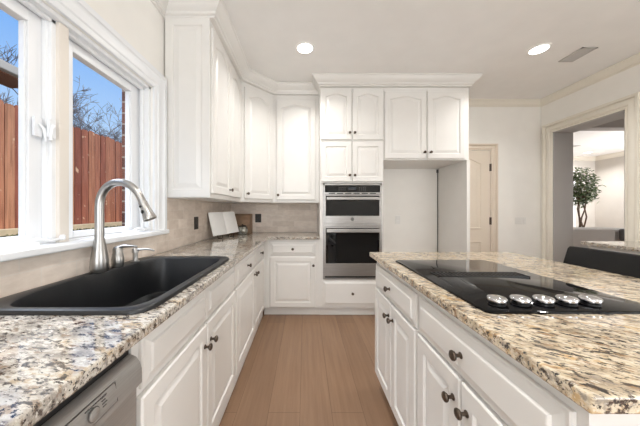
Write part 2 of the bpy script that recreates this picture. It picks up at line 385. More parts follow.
# tiled backsplash
ZU = 1.305
m = MB(); m.box(XW, -.6, .915, XW+.010, 1.825, WZ0); m.box(XW, 1.826, .915, XW+.010, YB, ZU)
struct('trim_10', m, 'tile_left')
struct('trim_11', MB().box(XW+.010, YB-.010, .915, .169, YB, ZU), 'tile_back')

# ------------------------------------------------------------------ cabinets
Z = Vector((0, 0, 1))
def panel(mb, o, u, n, w, h, specs, arch=0, N=16):
    o, u, n = Vector(o), Vector(u).normalized(), Vector(n).normalized(); ls = []
    for ins, dep, af in specs:
        pts = [(ins, ins), (w-ins, ins)]
        for i in range(N+1):
            s = 1-2*i/N
            q = min(1, abs(s)*1.08)
            drop = (1-math.cos(q*PI))/2*.55+.45*q*q
            pts.append((w/2+s*(w/2-ins), h-ins-arch*af*drop))
        ls.append([o+u*a+Z*b+n*dep for a, b in pts])
    mb.loops(ls)
def knob_at(parent, p, n, mat='bronze'):
    MB().lathe([(.010, 0), (.010, .003), (.0055, .006), (.0055, .016), (.013, .021), (.0155, .026), (.0145, .030), (.009, .0335), (.003, .0345)], p, n, 16).build('knob', mat, parent, smooth=True)
T = .020
def door(parent, o, u, n, w, h, arch=0, knob=None, frame=.055, name='cabinet_door', sm=False):
    m = MB()
    f = frame
    panel(m, o, u, n, w, h, [(0, .001, 0), (0, T-.005, 0), (.005, T, 0), (f, T, 1), (f+.006, T-.009, 1), (f+.014, T-.009, 1), (f+.040, T-.001, 1)], arch)
    d = m.build(name, 'cabinet_paint', parent)
    if knob:
        n = Vector(n).normalized(); knob_at(d, Vector(o)+Vector(u).normalized()*knob[0]+Z*knob[1]+n*T, n)
    return d
def drawer(parent, o, u, n, w, h, knob=True, name='drawer'):
    m = MB(); panel(m, o, u, n, w, h, [(0, .001, 0), (0, .009, 0), (.003, .012, 0), (.010, .012, 0), (.030, .017, 0), (.034, .0225, 0), (.037, .0235, 0)])
    d = m.build(name, 'cabinet_paint', parent)
    if knob:
        n = Vector(n).normalized(); knob_at(d, Vector(o)+Vector(u).normalized()*(w/2)+Z*(h/2)+n*.022, n)
    return d
BF = -.475           # left run face frame plane (door fronts at -.455)
CB = .884            # underside of the counter
# --- left run: sink base
def base_body(y0, y1, sink=False):
    m = MB()
    if sink:
        xf = BF-.021; ym = (y0+y1)/2
        m.box(-1.015, y0, .1, xf, y0+.018, CB); m.box(-1.015, y1-.018, .1, xf, y1, CB); m.box(-1.015, y0+.018, .1, xf, y1-.018, .118)
        m.box(BF-.02, y0, .1, BF, y0+.045, CB); m.box(BF-.02, y1-.045, .1, BF, y1, CB); m.box(BF-.006, y0+.045, .675, BF, y1-.045, CB)
        m.box(BF-.02, ym-.02, .14, BF, ym+.02, .675); m.box(BF-.02, y0+.045, .1, BF, y1-.045, .14)
    else: m.box(-1.015, y0, .1, BF, y1, CB)
    m.box(-1.0, y0, 0, BF-.01, y1, .1)
    return m
c = thing('base_cabinet', 'white base cabinet under the black sink, with two false drawer fronts and two doors', 'cabinet', (-.75, 1.17, 0), 'base cabinets along the window wall')
base_body(.684, 1.652, True).build('body', 'cabinet_paint', c)
U, N_ = (0, 1, 0), (1, 0, 0)
for i, (y0, y1) in enumerate(((.712, 1.163), (1.172, 1.640))):
    drawer(c, (BF, y0, .705), U, N_, y1-y0, .150, False, 'false_drawer_front')
    door(c, (BF, y0-(.012 if i == 0 else 0), .112), U, N_, y1-y0+(.012 if i == 0 else 0), .575, knob=(((y1-y0)-.028+.012) if i == 0 else .035, .482))
c = thing('base_cabinet', 'white base cabinet with two drawers over two doors, between sink cabinet and corner', 'cabinet', (-.75, 2.23, 0), 'base cabinets along the window wall')
base_body(1.653, 2.86).build('body', 'cabinet_paint', c)
for i, (y0, y1) in enumerate(((1.668, 2.268), (2.285, 2.800))):
    drawer(c, (BF, y0, .705), U, N_, y1-y0, .150)
    door(c, (BF, y0, .112), U, N_, y1-y0, .575, knob=((y1-y0-.03) if i == 0 else .03, .525))
c = thing('base_cabinet', 'white base cabinet on the near side of the dishwasher', 'cabinet', (-.75, -.25, 0), 'base cabinets along the window wall')
base_body(-.55, .068).build('body', 'cabinet_paint', c)
drawer(c, (BF, -.53, .705), U, N_, .58, .150); door(c, (BF, -.53, .112), U, N_, .58, .575, knob=(.55, .525))
# --- back run base
BY = 2.855
c = thing('base_cabinet', 'white one-door base cabinet with a drawer, left of the wall ovens', 'cabinet', (-.15, 3.1, 0))
m = MB(); m.box(BF+.001, BY, .1, .169, YB-.012, CB); m.box(BF+.001, BY+.055, 0, .169, YB-.012, .1)
m.box(BF-.001+.003, BY-.012, .1, -.42, BY, CB)
m.build('body', 'cabinet_paint', c)
U2, N2 = (1, 0, 0), (0, -1, 0)
drawer(c, (-.398, BY, .700), U2, N2, .520, .150); door(c, (-.398, BY, .112), U2, N2, .520, .572, knob=(.493, .478))

# --- upper cabinets
c = thing('upper_cabinet', 'white two-door wall cabinet with raised end panel beside the sink window', 'cabinet', ((XW+UX)/2, 2.25, ZU), 'white wall cabinets')
MB().box(XW+.011, UY0, ZU, UX-.022, UYC, 2.622).build('body', 'cabinet_paint', c)
m = MB(); panel(m, (XW+.012, UY0, ZU+.004), U2, N2, UX-.02-XW-.012, 2.622-ZU-.008, [(0, -.001, 0), (0, .008, 0), (.002, .010, 0), (.055, .010, 0), (.061, .002, 0), (.07, .002, 0), (.10, .009, 0)])
m.build('end_panel', 'cabinet_paint', c)
UFX = UX-.022
door(c, (UFX, UY0+.016, 1.34), U, N_, .430, 1.215, .045, knob=(.400, .055))
door(c, (UFX, UY0+.454, 1.34), U, N_, .384, 1.215, .045)
c = thing('upper_cabinet', 'white one-door diagonal wall cabinet across the corner', 'cabinet', (-.75, 3.15, ZU), 'white wall cabinets')
du = Vector((UXC-UX, UYB-UYC, 0)); L = du.length; du.normalize(); dn = Vector((du.y, -du.x, 0)); q = -dn*.022
MB().prism([(XW+.011, UYC+.001), (UX-.022, UYC+.001), (UX+q.x+.004, UYC+q.y+.004), (UXC+q.x-.004, UYB+q.y-.004), (UXC-.001, UYB+.022), (UXC-.001, YB-.011), (XW+.011, YB-.011)], ZU, 2.622).build('body', 'cabinet_paint', c)
o = Vector((UX, UYC, 1.34))+q+du*.035
door(c, o, du, dn, L-.06, 1.215, .045, knob=(.03, .055))
c = thing('upper_cabinet', 'white one-door wall cabinet between the corner cabinet and the oven tower', 'cabinet', (-.1, 3.25, ZU), 'white wall cabinets')
MB().box(UXC, UYB+.022, ZU, .169, YB-.011, 2.622).build('body', 'cabinet_paint', c)
door(c, (UXC+.02, UYB+.022, 1.34), U2, N2, .475, 1.215, .045, knob=(.022, .055))

# --- oven tower
c = thing('oven_cabinet', 'tall white cabinet tower holding the built-in ovens', 'cabinet', ((OX0+OX1)/2, 3.15, 0))
OF = FY+.022
m = MB(); m.box(OX0, OF, .1, OX1, YB-.012, .425); m.box(OX0, OF+.05, 0, OX1, YB-.012, .1); m.box(OX0, OF, 1.524, OX1, YB-.012, 2.622)
m.box(OX0, OF, .425, .208, YB-.012, 1.524); m.box(.868, OF, .425, OX1, YB-.012, 1.524); m.box(.208, YB-.03, .425, .868, YB-.012, 1.524)
m.build('body', 'cabinet_paint', c)
for x, kx in ((.180, .325), (.538, .024)):
    door(c, (x, OF, 2.012), U2, N2, .349, .578, .03, knob=(kx, .075)); door(c, (x, OF, 1.538), U2, N2, .349, .455, 0, knob=(kx, .070))
drawer(c, (.196, OF, .125), U2, N2, .682, .295)
# --- refrigerator surround
c = thing('fridge_cabinet', 'white two-door cabinet above the empty refrigerator alcove, with a tall side panel', 'cabinet', (1.4, 3.15, 0))
m = MB(); m.box(OX1+.001, OF, 1.784, FX1, YB-.012, 2.622); m.build('body', 'cabinet_paint', c)
MB().box(1.832, FY, 0, FX1, YB-.012, 1.784).build('side_panel', 'cabinet_paint', c, bevel=.002)
door(c, (.905, OF, 1.798), U2, N2, .470, .765, .035, knob=(.445, .07)); door(c, (1.390, OF, 1.798), U2, N2, .425, .765, .035, knob=(.03, .07))
m = MB(); m.box(1.823, YB-.008, .12, 1.832, YB-.001, 1.76); m.box(1.812, YB-.02, 1.725, 1.832, YB-.001, 1.77)
m.build('corner_gap_strip', 'mark_grey', c, label='grey strip drawn for the shaded gap in the alcove corner')  # grey colour stands in for shade in the open corner gap
o_w = MB().box(1.243, YB-.007, 1.025, 1.313, YB-.001, 1.14).build('outlet', 'outlet_white', None, bevel=.002, label='white outlet plate low on the back wall inside the refrigerator alcove', cat='outlet')
for z in (1.06, 1.105): MB().box(1.265, YB-.009, z-.012, 1.291, YB-.006, z+.012).build('socket', 'outlet_white', o_w, bevel=.001)

# ------------------------------------------------------------------ built-in ovens
ov = thing('wall_oven', 'stainless steel combination oven built into the white tower', 'oven', (.538, 3.1, .43))
OV0, OV1 = .212, .864; oy = 2.834
m = MB(); m.box(OV0, oy+.02, .432, OV1, YB-.04, 1.518); m.build('housing', 'black_plastic', ov)
m = MB(); m.box(.204, 2.832, .43, .226, 2.851, 1.518); m.box(.850, 2.832, .43, .872, 2.851, 1.518); m.box(.204, 2.832, 1.496, .872, 2.851, 1.518); m.box(.226, 2.832, .43, .850, 2.851, .446)
m.build('frame', 'steel', ov, bevel=.002)
p = MB().box(.228, 2.826, 1.418, .848, 2.853, 1.494).build('control_panel', 'black_glass', ov, bevel=.002)
MB().box(.49, 2.8245, 1.442, .575, 2.8262, 1.474).build('display', 'oven_display', p)
for kx in (.38, .61):
    m = MB()
    for i in range(4):
        for j in range(2): m.box(kx+i*.022, 2.8248, 1.44+j*.022, kx+.012+i*.022, 2.8262, 1.446+j*.022)
    m.build('keypad', 'mark_grey', p)
m = MB(); m.box(.226, 2.836, 1.392, .850, 2.853, 1.416); m.build('vent_strip', 'steel', ov)
m = MB()
for i in range(6): m.box(.27+i*.093, 2.8345, 1.398, .34+i*.093, 2.8365, 1.409)
m.build('vent_slot', 'black_plastic', ov)
def oven_door(z0, z1, g0, g1, hz, hh):
    m = MB(); m.box(.226, 2.824, z0, .850, 2.853, g0); m.box(.226, 2.824, g1, .850, 2.853, z1); m.box(.226, 2.824, g0, .236, 2.853, g1); m.box(.840, 2.824, g0, .850, 2.853, g1)
    m.box(.236, 2.84, g0, .84, 2.853, g1)
    d = m.build('oven_door', 'steel', ov, bevel=.002)
    MB().box(.236, 2.825, g0, .840, 2.839, g1).build('window', 'black_glass', d)
    m = MB(); m.box(.240, 2.775, hz-hh/2, .836, 2.793, hz+hh/2); m.box(.262, 2.79, hz-hh/3, .29, 2.826, hz+hh/3); m.box(.786, 2.79, hz-hh/3, .814, 2.826, hz+hh/3)
    m.build('handle', 'steel', d, bevel=.006, seg=3)
    return d
d = oven_door(1.058, 1.388, 1.150, 1.376, 1.345, .036)
MB().lathe([(.020, 0), (.020, .0015), (.017, .003)], (.535, 2.8245, 1.112), (0, -1, 0), 24).build('badge', 'mark_grey', d, smooth=True, label='small round emblem on the upper oven door')
m = MB(); m.box(.226, 2.838, 1.030, .850, 2.853, 1.056); m.build('divider_strip', 'steel', ov)
oven_door(.468, 1.028, .612, 1.010, .985, .042)
MB().box(.212, 2.838, .447, .864, 2.853, .466).build('lower_vent', 'black_plastic', ov)

# ------------------------------------------------------------------ dishwasher
dw = thing('dishwasher', 'grey steel dishwasher under the left counter, beside the sink cabinet', 'dishwasher', (-.72, .376, 0))
DY0, DY1 = .072, .680
m = MB(); m.box(-1.0, DY0, .1, BF-.005, DY1, .868); m.box(-.96, DY0+.01, 0, -.52, DY1-.01, .1); m.build('tub', 'black_plastic', dw)
prof = [(BF-.004, .742), (BF+.022, .742), (BF+.032, .748), (BF+.031, .785), (BF+.026, .803), (BF+.016, .817), (BF-.001, .824), (BF-.004, .824)]
m = MB(); m.extrude([(x, DY0+.002, z) for x, z in prof], (0, DY1-DY0-.002, 0)); cp = m.build('control_panel', 'dishwasher_steel', dw, smooth=True)
m = MB(); m.box(BF-.004, DY0+.002, .115, BF+.018, DY1, .7415); m.build('door_panel', 'dishwasher_steel', dw, bevel=.003)
MB().box(BF-.020, DY0, .869, BF-.004, DY1, .883).build('top_gap_strip', 'black_plastic', dw)  # black strip darkens the shaded gap between counter and control panel
fx = lambda z: BF+.0315+(.785-z)*.02 if z <= .785 else BF+.0315-(z-.785)*.225
m = MB()
def strip(y0, z0, y1, z1): m.extrude([(fx(z0)-.002, y0, z0), (fx(z0)-.002, y1, z0), (fx(z1)-.002, y1, z1), (fx(z1)-.002, y0, z1)], (.0028, 0, 0))
strip(.12, .764, .592, .765); strip(.12, .809, .592, .810); strip(.12, .764, .121, .810); strip(.591, .764, .592, .810)
m.build('inset_line', 'steel', cp, label='thin raised outline around the controls')
m = MB(); zc = .786; yc = .525
for rr in (.0145,):
    m.lathe([(rr, 0), (rr, .0012), (rr-.002, .0016)], (fx(zc)+.0002, yc, zc), (1, 0, .05), 28)
bt = m.build('button', 'mark_grey', cp, smooth=True, label='round dark-rimmed start button')
MB().lathe([(.0125, 0), (.0125, .003), (.011, .004)], (fx(zc)+.0002, yc, zc), (1, 0, .05), 28).build('button_face', 'dishwasher_steel', bt, smooth=True)
m = MB(); random.seed(3)
for i in range(9): strip(.509+i*.0063, .801, .5135+i*.0063, .8025)
for i in range(4): strip(.549, .782+.006*i, .558+.003*(i % 2), .7836+.006*i)
m.build('printed_marks', 'mark_grey', cp)

# ------------------------------------------------------------------ countertops
def top_slab(poly, hole=None, z0=CB, z1=.914):
    b = bmesh.new(); edges = []
    def ring(pts):
        v = [b.verts.new((x, y, z1)) for x, y in pts]
        return [b.edges.new((v[i], v[(i+1) % len(v)])) for i in range(len(v))]
    edges += ring(poly)
    if hole: edges += ring(hole)
    bmesh.ops.triangle_fill(b, edges=edges, use_beauty=True)
    bmesh.ops.recalc_face_normals(b, faces=b.faces)
    r = bmesh.ops.extrude_face_region(b, geom=list(b.faces))
    for v in r['geom']:
        if isinstance(v, bmesh.types.BMVert): v.co.z = z0
    m = MB(); m.b.free(); m.b = b; return m
SXc, SYc, SA, SB = -.7275, 1.138, .2725, .424
top_slab([(XW+.011, -.56), (-.415, -.56), (-.415, 2.80), (.169, 2.80), (.169, YB-.011), (XW+.011, YB-.011)], [(-.985, .735), (-.475, .735), (-.475, 1.54), (-.985, 1.54)]).build(
    'countertop', 'granite_reflect_grey', None, bevel=.005, seg=2, label='L-shaped speckled granite countertop around the sink and corner', cat='countertop', origin=(-.7, 1.2, CB))
IX0, IX1, IY0, IY1 = .462, 1.475, .403, 1.795
top_slab([(IX0, IY0), (IX1, IY0), (IX1, IY1), (IX0, IY1)]).build('countertop', 'granite_warm', None, bevel=.004, seg=3, label='cream and brown granite slab on the kitchen island', cat='countertop', origin=(.97, 1.1, CB))
top_slab([(2.66, .2), (XR-.001, .2), (XR-.001, 2.415), (2.66, 2.415)]).build('countertop', 'granite_reflect_grey', None, bevel=.006, seg=3, label='narrow granite counter along the right wall, ending at the doorway', cat='countertop', origin=(2.95, 1.3, CB))
c = thing('base_cabinet', 'white base cabinet under the right wall counter, behind the black stool', 'cabinet', (2.97, 1.3, 0))
m = MB(); m.box(2.715, .22, .1, XR-.002, 2.40, CB); m.box(2.78, .24, 0, XR-.002, 2.38, .1); m.build('body', 'cabinet_paint', c)
for i in range(4): door(c, (2.715, .235+(i+1)*.538-.008, .112), (0, -1, 0), (-1, 0, 0), .525, .75, knob=(.03 if i % 2 else .495, .70))

# ------------------------------------------------------------------ sink
def sup(cx, cy, a, b, n, z, N=180, fn=None):
    out = []
    for i in range(N):
        t = 2*PI*i/N; ct, stt = math.cos(t), math.sin(t)
        # dense at the corners
        th = math.atan2(b*math.copysign(abs(stt)**.8, stt), a*math.copysign(abs(ct)**.8, ct))
        r = (abs(math.cos(th)/a)**n+abs(math.sin(th)/b)**n)**(-1/n)
        x, y = cx+r*math.cos(th), cy+r*math.sin(th)
        if fn: x, y = fn(x, y)
        out.append((x, y, z))
    return out
def shape(x, y):
    if x < -.72:
        s = min(1, max(0, (y-1.06)/.16)); s = s*s*(3-2*s)
        k = 1-s*.16*(1-min(1, max(0, (y-1.40)/.12))*.0)
        k -= .20*max(0, (.97-y)/.23)**2+.16*max(0, (y-1.36)/.14)**2
        x = -.72+(x+.72)*max(k, .4)
    return x, y
sk = thing('sink', 'black composite single-bowl drop-in sink below the window', 'sink', (SXc, SYc, .914))
bc = (-.722, 1.122); ba, bb = .234, .380
ls = [sup(SXc, SYc, SA, SB, 12, .9145), sup(SXc, SYc, SA, SB, 12, .922), sup(SXc, SYc, SA-.003, SB-.003, 12, .927), sup(SXc, SYc, SA-.010, SB-.010, 12, .9295),
      sup(*bc, ba+.006, bb+.006, 9, .9295, fn=shape), sup(*bc, ba, bb, 9, .926, fn=shape), sup(*bc, ba-.004, bb-.004, 9, .915, fn=shape), sup(*bc, ba-.020, bb-.020, 8, .735, fn=shape), sup(*bc, ba-.045, bb-.045, 7, .715, fn=shape), sup(*bc, .05, .05, 2, .708)]
m = MB(); m.loops(ls, cap0=False, cap1=True)
# underside of the bowl
m.loops([sup(*bc, ba+.004, bb+.004, 9, .913, fn=shape), sup(*bc, ba-.010, bb-.010, 8, .730, fn=shape), sup(*bc, ba-.040, bb-.040, 7, .705, fn=shape)], cap0=False)
m.build('basin', 'sink_composite', sk, smooth=True)
MB().lathe([(.045, 0), (.045, .003), (.035, .004), (.03, .001)], (bc[0], bc[1], .7085), n=28).build('drain', 'steel', sk, smooth=True)

# ------------------------------------------------------------------ faucet set
fy = 1.158; DZ = .930
f = thing('faucet', 'tall brushed nickel pull-down gooseneck faucet behind the sink', 'faucet', (-.952, fy, DZ))
X0 = -.952
MB().lathe([(.031, 0), (.034, .004), (.0355, .02), (.035, .05), (.030, .09), (.0235, .13), (.0195, .155)], (X0, fy, DZ), n=32).build('body', 'nickel', f, smooth=True)
pth = [(X0, 1.07), (X0, 1.16), (X0, 1.23), (X0+.006, 1.275), (X0+.028, 1.315), (X0+.062, 1.338), (X0+.100, 1.343), (X0+.138, 1.332), (X0+.170, 1.305), (X0+.192, 1.270), (X0+.200, 1.252)]
from mathutils import geometry
fine = []
for i in range(len(pth)-1):
    p0, p1, p2, p3 = [Vector((*pth[max(0, min(len(pth)-1, j))], 0)) for j in (i-1, i, i+1, i+2)]
    for k in range(4):
        t_ = k/4; fine.append(.5*((2*p1)+(p2-p0)*t_+(2*p0-5*p1+4*p2-p3)*t_*t_+(3*p1-p0-3*p2+p3)*t_**3))
fine.append(Vector((*pth[-1], 0)))
MB().tube([(p.x, fy, p.y) for p in fine], [.0185-.003*i/len(fine) for i in range(len(fine))], 18).build('spout', 'nickel', f, smooth=True)
a0 = Vector((X0+.200, fy, 1.254)); ax = Vector((.036, 0, -.082)); Lh = ax.length
h = MB().lathe([(.0165, 0), (.0185, .004), (.0180, .010), (.0200, .035), (.0245, .065), (.0285, Lh-.006), (.0275, Lh), (.020, Lh+.001)], a0, ax, 28).build('spray_head', 'nickel', f, smooth=True)
axn = ax.normalized(); per = Vector((-.4, -.9, 0)); per = (per-axn*per.dot(axn)).normalized()
m = MB()
for s_, r_ in ((.022, .0055), (.048, .009)): m.lathe([(r_, 0), (r_, .006), (r_*.6, .008)], a0+axn*s_+per*.0165, per, 14)
m.build('spray_button', 'black_plastic', h, smooth=True)
f = thing('lever_tap', 'stout nickel lever tap on the sink deck, between gooseneck faucet and soap dispenser', 'tap', (-.945, 1.262, DZ))
m = MB().lathe([(.024, 0), (.0255, .004), (.0275, .02), (.027, .04), (.0225, .068), (.0215, .070), (.0215, .074), (.0215, .090), (.016, .099), (.004, .102)], (-.945, 1.262, DZ), n=28); m.build('body', 'nickel', f, smooth=True)
MB().tube([(-.945, 1.262, DZ+.094), (-.915, 1.262, DZ+.103), (-.88, 1.266, DZ+.103), (-.852, 1.270, DZ+.099)], [.010, .008, .0058, .0045], 12).build('lever', 'nickel', f, smooth=True)
f = thing('soap_dispenser', 'small nickel soap dispenser, furthest along the back of the sink', 'soap dispenser', (-.940, 1.385, DZ))
MB().lathe([(.021, 0), (.021, .004), (.014, .007), (.0125, .03), (.0125, .048), (.0165, .050), (.0165, .068), (.012, .074), (.003, .075)], (-.940, 1.385, DZ), n=24).build('body', 'nickel', f, smooth=True)
MB().tube([(-.940, 1.385, DZ+.064), (-.90, 1.385, DZ+.068), (-.86, 1.385, DZ+.068), (-.835, 1.385, DZ+.060)], [.006, .005, .0042, .004], 10).build('nozzle', 'nickel', f, smooth=True)

# ------------------------------------------------------------------ island base
IF = .500
U3, N3 = (0, -1, 0), (-1, 0, 0)
for (lab, y0, y1, split, d0, d1) in (('white island cabinet with drawer over two doors, at the far end by the ovens', 1.090, 1.735, 1.400, 1.098, 1.722),
                             ('white island cabinet with a wide drawer over two doors, nearest the camera', .440, 1.089, .775, .459, 1.072)):
    c = thing('island_cabinet', lab, 'cabinet', (.8, (y0+y1)/2, 0), 'island cabinets')
    m = MB(); m.box(IF, y0, .1, 1.14, y1, CB); m.box(IF+.055, y0+.0, 0, 1.12, y1-.0, .1); m.build('body', 'cabinet_paint', c)
    drawer(c, (IF, d1, .695), U3, N3, d1-d0, .150)
    door(c, (IF, d1, .105), U3, N3, d1-split-.003, .582, knob=(d1-split-.035, .505)); door(c, (IF, split-.003, .105), U3, N3, split-.003-d0, .582, knob=(.030, .505))

# ------------------------------------------------------------------ cooktop
ck = thing('cooktop', 'black glass downdraft electric cooktop set in the island counter', 'cooktop', (.795, 1.097, .914))
def rrect(x0, y0, x1, y1, r, z, n=6):
    out = []
    for cx, cy, a0_ in ((x1-r, y1-r, 0), (x0+r, y1-r, 90), (x0+r, y0+r, 180), (x1-r, y0+r, 270)):
        for i in range(n+1):
            t_ = math.radians(a0_+90*i/n); out.append((cx+r*math.cos(t_), cy+r*math.sin(t_), z))
    return out
KX0, KY0, KX1, KY1 = .528, .724, 1.062, 1.474
MB().loops([rrect(KX0, KY0, KX1, KY1, .018, .9142), rrect(KX0, KY0, KX1, KY1, .018, .919), rrect(KX0+.003, KY0+.003, KX1-.003, KY1-.003, .016, .9215)]).build('glass_top', 'cooktop_glass', ck, smooth=True)
m = MB(); gz0, gz1 = .9216, .9245; m.box(.588, 1.100, gz0, .992, 1.105, gz1); m.box(.588, 1.173, gz0, .992, 1.178, gz1); m.box(.588, 1.1, gz0, .594, 1.178, gz1); m.box(.986, 1.1, gz0, .992, 1.178, gz1)
for i in range(22):
    x = .604+i*.0178; m.extrude([(x, 1.105, gz0), (x+.006, 1.105, gz0), (x+.006, 1.105, gz1+.001), (x, 1.105, gz1+.001)], (.004, .068, 0))
m.build('vent_grille', 'black_plastic', ck)
MB().box(.594, 1.105, .9216, .986, 1.173, .9219).build('vent_well', 'dark_gap', ck)
for i in range(5):
    x = .597+i*.0728
    kk = MB().lathe([(.0215, 0), (.0235, .002), (.0235, .006), (.0195, .008)], (x, .778, .9217), n=28).build('burner_knob', 'black_plastic', ck, smooth=True)
    MB().lathe([(.020, .008), (.0262, .011), (.0272, .016), (.0262, .021), (.0225, .0245), (.012, .0265), (.003, .027)], (x, .778, .9217), n=32).build('knob_cap', 'chrome', kk, smooth=True, label='polished silver knob cap')

# ------------------------------------------------------------------ bar stool
st = thing('bar_stool', 'black leather low-backed bar stool on the far side of the island', 'stool', (1.57, 1.36, 0))
sy0, sy1 = 1.115, 1.600
def back_pt(s, t_, off):          # s across 0..1, t_ up 0..1
    y = sy0+(sy1-sy0)*s; x = 1.600+.090*t_+.018*(1-(2*s-1)**2)*1.0-.01+off
    return (x, y, .66+(.985-.66)*t_)
ls = []; NS = 14
for i in range(NS+1):
    s = i/NS; ls.append([back_pt(s, 0, 0), back_pt(s, .5, -.004), back_pt(s, .96, .002), back_pt(s, 1, .012), back_pt(s, 1, .030), back_pt(s, .96, .040), back_pt(s, .5, .046), back_pt(s, 0, .04)])
MB().loops(ls).build('backrest', 'leather', st, smooth=True, bevel=.004)
m = MB(); m.loops([rrect(1.20, sy0+.01, 1.645, sy1-.01, .05, .600), rrect(1.195, sy0, 1.65, sy1, .055, .615), rrect(1.195, sy0, 1.65, sy1, .055, .650), rrect(1.21, sy0+.02, 1.63, sy1-.02, .05, .668)])
m.build('seat', 'leather', st, smooth=True)
for x, y, dx, dy in ((1.24, sy0+.05, -.03, -.03), (1.24, sy1-.05, -.03, .03), (1.61, sy0+.05, .05, -.03), (1.61, sy1-.05, .05, .03)):
    MB().tube([(x+dx, y+dy, 0), (x, y, .602)], [.015, .02], 10).build('leg', 'dark_wood', st, smooth=True)
m = MB()
for a_, b2 in (((1.215, 1.145), (1.215, 1.57)), ((1.645, 1.145), (1.645, 1.57)), ((1.215, 1.145), (1.645, 1.145)), ((1.215, 1.57), (1.645, 1.57))): m.tube([(*a_, .22), (*b2, .22)], .010, 8)
m.build('footrest', 'dark_wood', st, smooth=True)

# ------------------------------------------------------------------ pantry door, switch, outlets
dr = thing('door_1', None, None, (2.24, YB, 0), kind='structure')
m = MB(); m.box(1.935, YB-.012, .008, 2.548, YB-.001, 2.028); m.build('leaf', 'door_paint', dr)
m = MB()
panel(m, (1.935, YB-.012, .008), U2, N2, .613, 2.02, [(0, 0, 0), (0, .010, 0), (.002, .012, 0), (.004, .012, 0)])
m.b.free(); m = MB()
for z0, z1, ar in ((.955, 1.93, .06), (.20, .79, 0)):
    panel(m, (2.06, YB-.012, z0), U2, N2, .365, z1-z0, [(0, .0005, 1), (.004, .012, 1), (.014, .012, 1), (.022, .004, 1), (.05, .004, 1), (.075, .009, 1)], ar)
m.build('moulded_panel', 'door_paint', dr)
m = MB()
for z in (.25, 1.065, 1.80): m.lathe([(.007, 0), (.007, .10)], (2.553, YB-.02, z-.05), n=10); m.box(2.535, YB-.015, z-.05, 2.552, YB-.011, z+.05)
m.build('hinge', 'bronze', dr, smooth=True)
DC = [(0, 0), (.012, 0), (.016, .008), (.008, .014), (.008, .02), (.02, .03), (.02, .058), (.010, .064), (.030, .072), (.030, .088), (0, .088)]
casing('trim_12', 'y', YB, [(2.556, 0), (2.556, 2.036), (1.93, 2.036), (1.93, 0)][::-1], 'door_paint', DC, -1)
sw = MB().box(2.895, YB-.007, 1.02, 3.045, YB-.001, 1.115).build('light_switch', 'outlet_white', None, bevel=.002, label='white triple switch plate on the wall right of the pantry door', cat='switch')
for x in (2.925, 2.97, 3.015): MB().box(x-.014, YB-.011, 1.038, x+.014, YB-.006, 1.097).build('rocker', 'outlet_white', sw, bevel=.002)
o1 = MB().box(XW+.011, 2.295, 1.035, XW+.017, 2.378, 1.152).build('outlet', 'outlet_bronze', None, bevel=.002, label='dark bronze outlet plate on the left wall tile, before the cookbook', cat='outlet', group='bronze outlets')
for z in (1.07, 1.117): MB().box(XW+.016, 2.32, z-.015, XW+.020, 2.353, z+.015).build('socket', 'black_plastic', o1, bevel=.001)
o2 = MB().box(-.684, YB-.017, 1.045, -.602, YB-.011, 1.162).build('outlet', 'outlet_bronze', None, bevel=.002, label='dark bronze outlet plate on the back wall tile, right of the canister', cat='outlet', group='bronze outlets')
for z in (1.08, 1.127): MB().box(-.660, YB-.020, z-.015, -.627, YB-.016, z+.015).build('socket', 'black_plastic', o2, bevel=.001)

# ------------------------------------------------------------------ corner of the counter
# open cookbook leaning on its stand
A = Vector((-.945, 2.57, .944)); B = Vector((-.800, 3.00, .952)); e_u = (B-A).normalized(); wid = (B-A).length
e_n = Vector((e_u.y, -e_u.x, 0)).normalized(); e_v = (Z*.97-e_n*.27).normalized(); e_w = e_u.cross(e_v)*1
if e_w.dot(e_n) < 0: e_w = -e_w
bk = thing('cookbook', 'open white-paged cookbook propped on a stand in the counter corner', 'book', A)
hgt = .250
def page(s0, s1, name, mat, lift, th, parent):
    ls = []
    for i in range(11):
        s = s0+(s1-s0)*i/10; d = abs(s-.5)*2
        z = lift+.016*math.sin(min(1, d)*PI)**.7*(1 if th else 1)
        p = A+e_u*(s*wid)
        ls.append([p+e_w*lift*0, p+e_v*hgt, p+e_v*hgt+e_w*(th+z), p+e_w*(th+z)])
    return MB().loops(ls).build(name, mat, parent, smooth=False)
pg = page(0, .5, 'page_block', 'paper', 0, .010, bk); pg2 = page(.5, 1, 'page_block', 'paper', 0, .010, bk)
stn = thing('cookbook_stand', 'dark wire easel holding up the open cookbook', 'stand', (-.96, 2.8, .914))
m = MB()
for s in (.18, .62):
    p = A+e_u*(wid*s)
    bz = Vector((p.x, p.y, .9185))
    m.tube([bz+e_n*.055, bz+e_n*.0-e_w*.002, p-e_w*.008+e_v*.0, p-e_w*.008+e_v*.2], .0045, 8); m.tube([bz+e_n*.055, bz+e_n*.055+Z*.03], .0045, 8)
p0, p1 = A+e_u*(wid*.18)-e_w*.008+e_v*.16, A+e_u*(wid*.62)-e_w*.008+e_v*.16
m.tube([p0, p1], .0045, 8); m.build('easel', 'outlet_bronze', stn, smooth=True)
